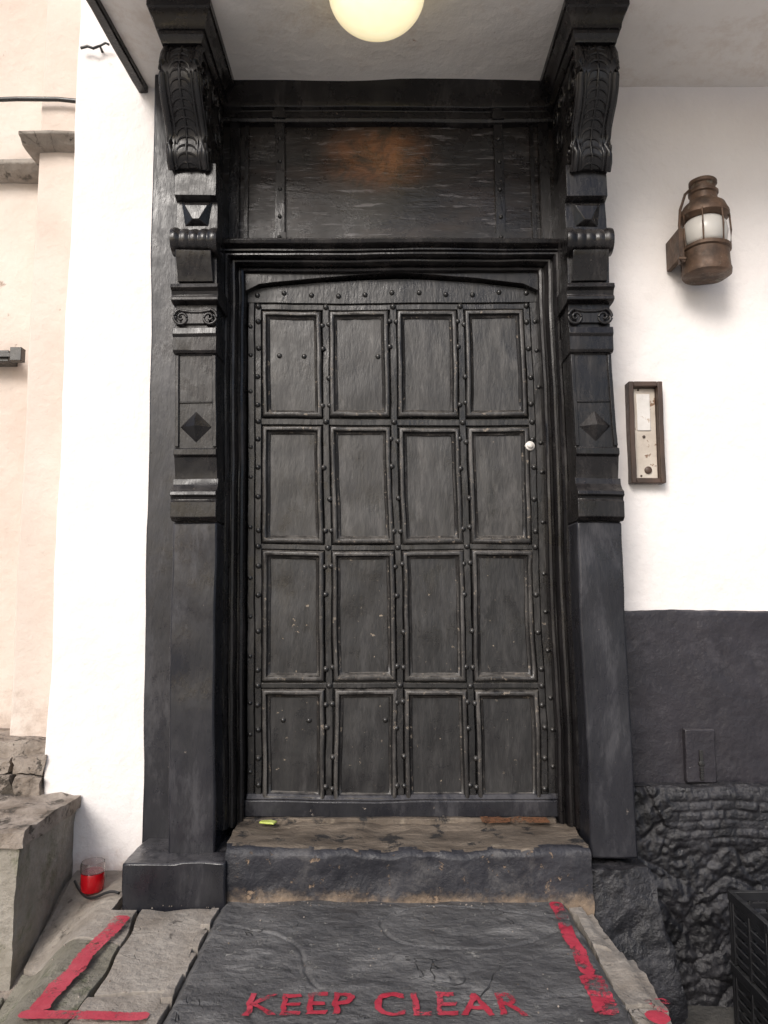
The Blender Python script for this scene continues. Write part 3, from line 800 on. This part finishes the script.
tube(bm,[(lx-.108,ly-.02,2.345),(lx-.122,ly-.045,2.345),(lx-.10,ly-.05,2.34)],.006,8)
obj('lantern_cage',bm,M['brass'],ln,.001,50)
ic=empty('door_entry_panel')
ix0,ix1,iz0,iz1=.977,1.113,1.475,1.885
bm=bmesh.new()
box(bm,ix0,ix0+.020,-.045,.01,iz0,iz1); box(bm,ix1-.020,ix1,-.045,.01,iz0,iz1)
box(bm,ix0+.0205,ix1-.0205,-.044,.01,iz0,iz0+.020); box(bm,ix0+.0205,ix1-.0205,-.044,.01,iz1-.020,iz1)
cut(bm,.03,'z'); roughen(bm,.002,12,1)
obj('wooden_frame',bm,M['rust'],ic,.003)
bm=bmesh.new(); box(bm,ix0+.021,ix1-.021,-.014,.008,iz0+.021,iz1-.021); obj('faceplate',bm,M['plate'],ic,.003)
bm=bmesh.new()
xm=(ix0+ix1)/2
box(bm,xm-.030,xm+.024,-.019,-.0145,1.69,1.84); obj('name_card',bm,M['white'],ic,.002)
bm=bmesh.new()
lathe(bm,[(.015,0),(.015,-.005),(.011,-.008),(.001,-.009)],(xm+.008,-.014,1.53),'y',20)
lathe(bm,[(.006,0),(.006,-.004),(.001,-.005)],(xm-.004,-.014,1.665),'y',16)
for z in (1.507,1.857): lathe(bm,[(.005,0),(.004,-.003),(.001,-.0035)],(xm-.02,-.014,z),'y',10)
obj('button_and_screws',bm,M['rust'],ic,.001)
uc=empty('utility_access_cover')
bm=bmesh.new(); box(bm,1.147,1.262,-.038,-.005,.328,.525); cut(bm,.02,'xz'); roughen(bm,.003,12,1); obj('cover_plate',bm,M['dado'],uc,.004)
bm=bmesh.new(); box(bm,1.197,1.210,-.046,-.0385,.34,.45)
lathe(bm,[(.012,0),(.011,-.008),(.001,-.010)],(1.204,-.038,.40),'y',14)
obj('latch',bm,M['stud'],uc,.001)
cr=empty('plastic_crate')
bm=bmesh.new()
X0,X1,Y0,Y1=1.19,1.585,-.52,-.26
for lvl in range(2):
    b0=-.44+lvl*.235; t0=b0+.23
    box(bm,X0-.006,X1+.006,Y0-.006,Y0+.012,t0-.03,t0); box(bm,X0-.006,X1+.006,Y1-.012,Y1+.006,t0-.03,t0)
    box(bm,X0-.006,X0+.012,Y0+.0125,Y1-.0125,t0-.03,t0); box(bm,X1-.012,X1+.006,Y0+.0125,Y1-.0125,t0-.03,t0)
    for z in [b0+.008+.033*k for k in range(6)]:
        box(bm,X0,X1,Y0,Y0+.006,z,z+.020); box(bm,X0,X1,Y1-.006,Y1,z,z+.020); box(bm,X0,X0+.006,Y0+.0065,Y1-.0065,z,z+.020)
        box(bm,X1-.006,X1,Y0+.0065,Y1-.0065,z,z+.020)
    for k in range(7):
        x=X0-.003+k*(X1-X0-.014)/6; box(bm,x,x+.014,Y0-.004,Y0+.009,b0,t0-.031); box(bm,x,x+.014,Y1-.009,Y1+.004,b0,t0-.031)
    for k in range(3):
        y=Y0+.012+k*(Y1-Y0-.04)/2; box(bm,X0-.004,X0+.009,y,y+.014,b0,t0-.031); box(bm,X1-.009,X1+.004,y,y+.014,b0,t0-.031)
    box(bm,X0+.01,X1-.01,Y0+.01,Y1-.01,b0+.004,b0+.010)
obj('crate_lattice',bm,M['plastic'],cr,.0015)
jr=empty('red_glass_jar'); jx,jy=-1.045,-.155; jz=gz(jx,jy)+.010
bm=bmesh.new(); lathe(bm,[(.034,0),(.039,.006),(.041,.03),(.041,.062),(.040,.064)],(jx,jy,jz),'z',28); obj('red_liquid',bm,M['redglass'],jr,0,40)
bm=bmesh.new()
lathe(bm,[(.0425,.066),(.043,.09),(.040,.10),(.038,.10),(.040,.088),(.0395,.067)],(jx,jy,jz),'z',28); obj('clear_rim',bm,M['clear'],jr,0,40)
bm=bmesh.new()
cp=[]
for k in range(13):
    t=k/12; x=-1.13+.22*t; y=-.10-.19*t-.03*math.sin(t*4); cp.append((x,y,gz(x,y)+.018+.004*math.sin(t*9)))
tube(bm,cp,.005,8); obj('loose_cable',bm,M['plastic'],None,0,60)
bm=bmesh.new()
for k in range(110):
    x=random.uniform(-1.1,.60); y=random.uniform(-1.0,-.33); r=random.uniform(.001,.003)
    if random.random()<.5: y=-.335-.02*random.random()
    bmesh.ops.create_icosphere(bm,subdivisions=1,radius=r,matrix=Matrix.Translation((x,y,surf(x,y)+r*.4)))
obj('grit',bm,M['rubble'],None,0,60)

# ================================================================== LIGHT, WORLD, CAMERA
w=bpy.data.worlds.new('World'); scene.world=w; w.use_nodes=True
nt=w.node_tree; sk=nt.nodes.new('ShaderNodeTexSky'); sk.sky_type='NISHITA'; sk.sun_disc=False
EL,AZ=R(34),R(205)
sk.sun_elevation=EL; sk.sun_rotation=AZ; sk.air_density=1; sk.dust_density=3; sk.ozone_density=1.5
nt.links.new(sk.outputs[0],nt.nodes['Background'].inputs[0]); nt.nodes['Background'].inputs[1].default_value=.15
sl=bpy.data.lights.new('sun','SUN'); sl.energy=2.5; sl.angle=R(24); sl.color=(1,.97,.935)
so=bpy.data.objects.new('sun',sl); scene.collection.objects.link(so)
d=Vector((math.sin(AZ)*math.cos(EL),math.cos(AZ)*math.cos(EL),math.sin(EL)))
so.rotation_euler=d.to_track_quat('Z','Y').to_euler(); so.location=d*20
cam=bpy.data.cameras.new('camera'); cam.sensor_width=36; cam.lens=26.0; cam.clip_end=300; cam.clip_start=.05
co=bpy.data.objects.new('camera',cam); scene.collection.objects.link(co)
co.location=(0,-2.93,1.056); co.rotation_euler=(R(96),0,0); scene.camera=co
scene.view_settings.view_transform='Standard'; scene.view_settings.look='None'; scene.view_settings.exposure=0
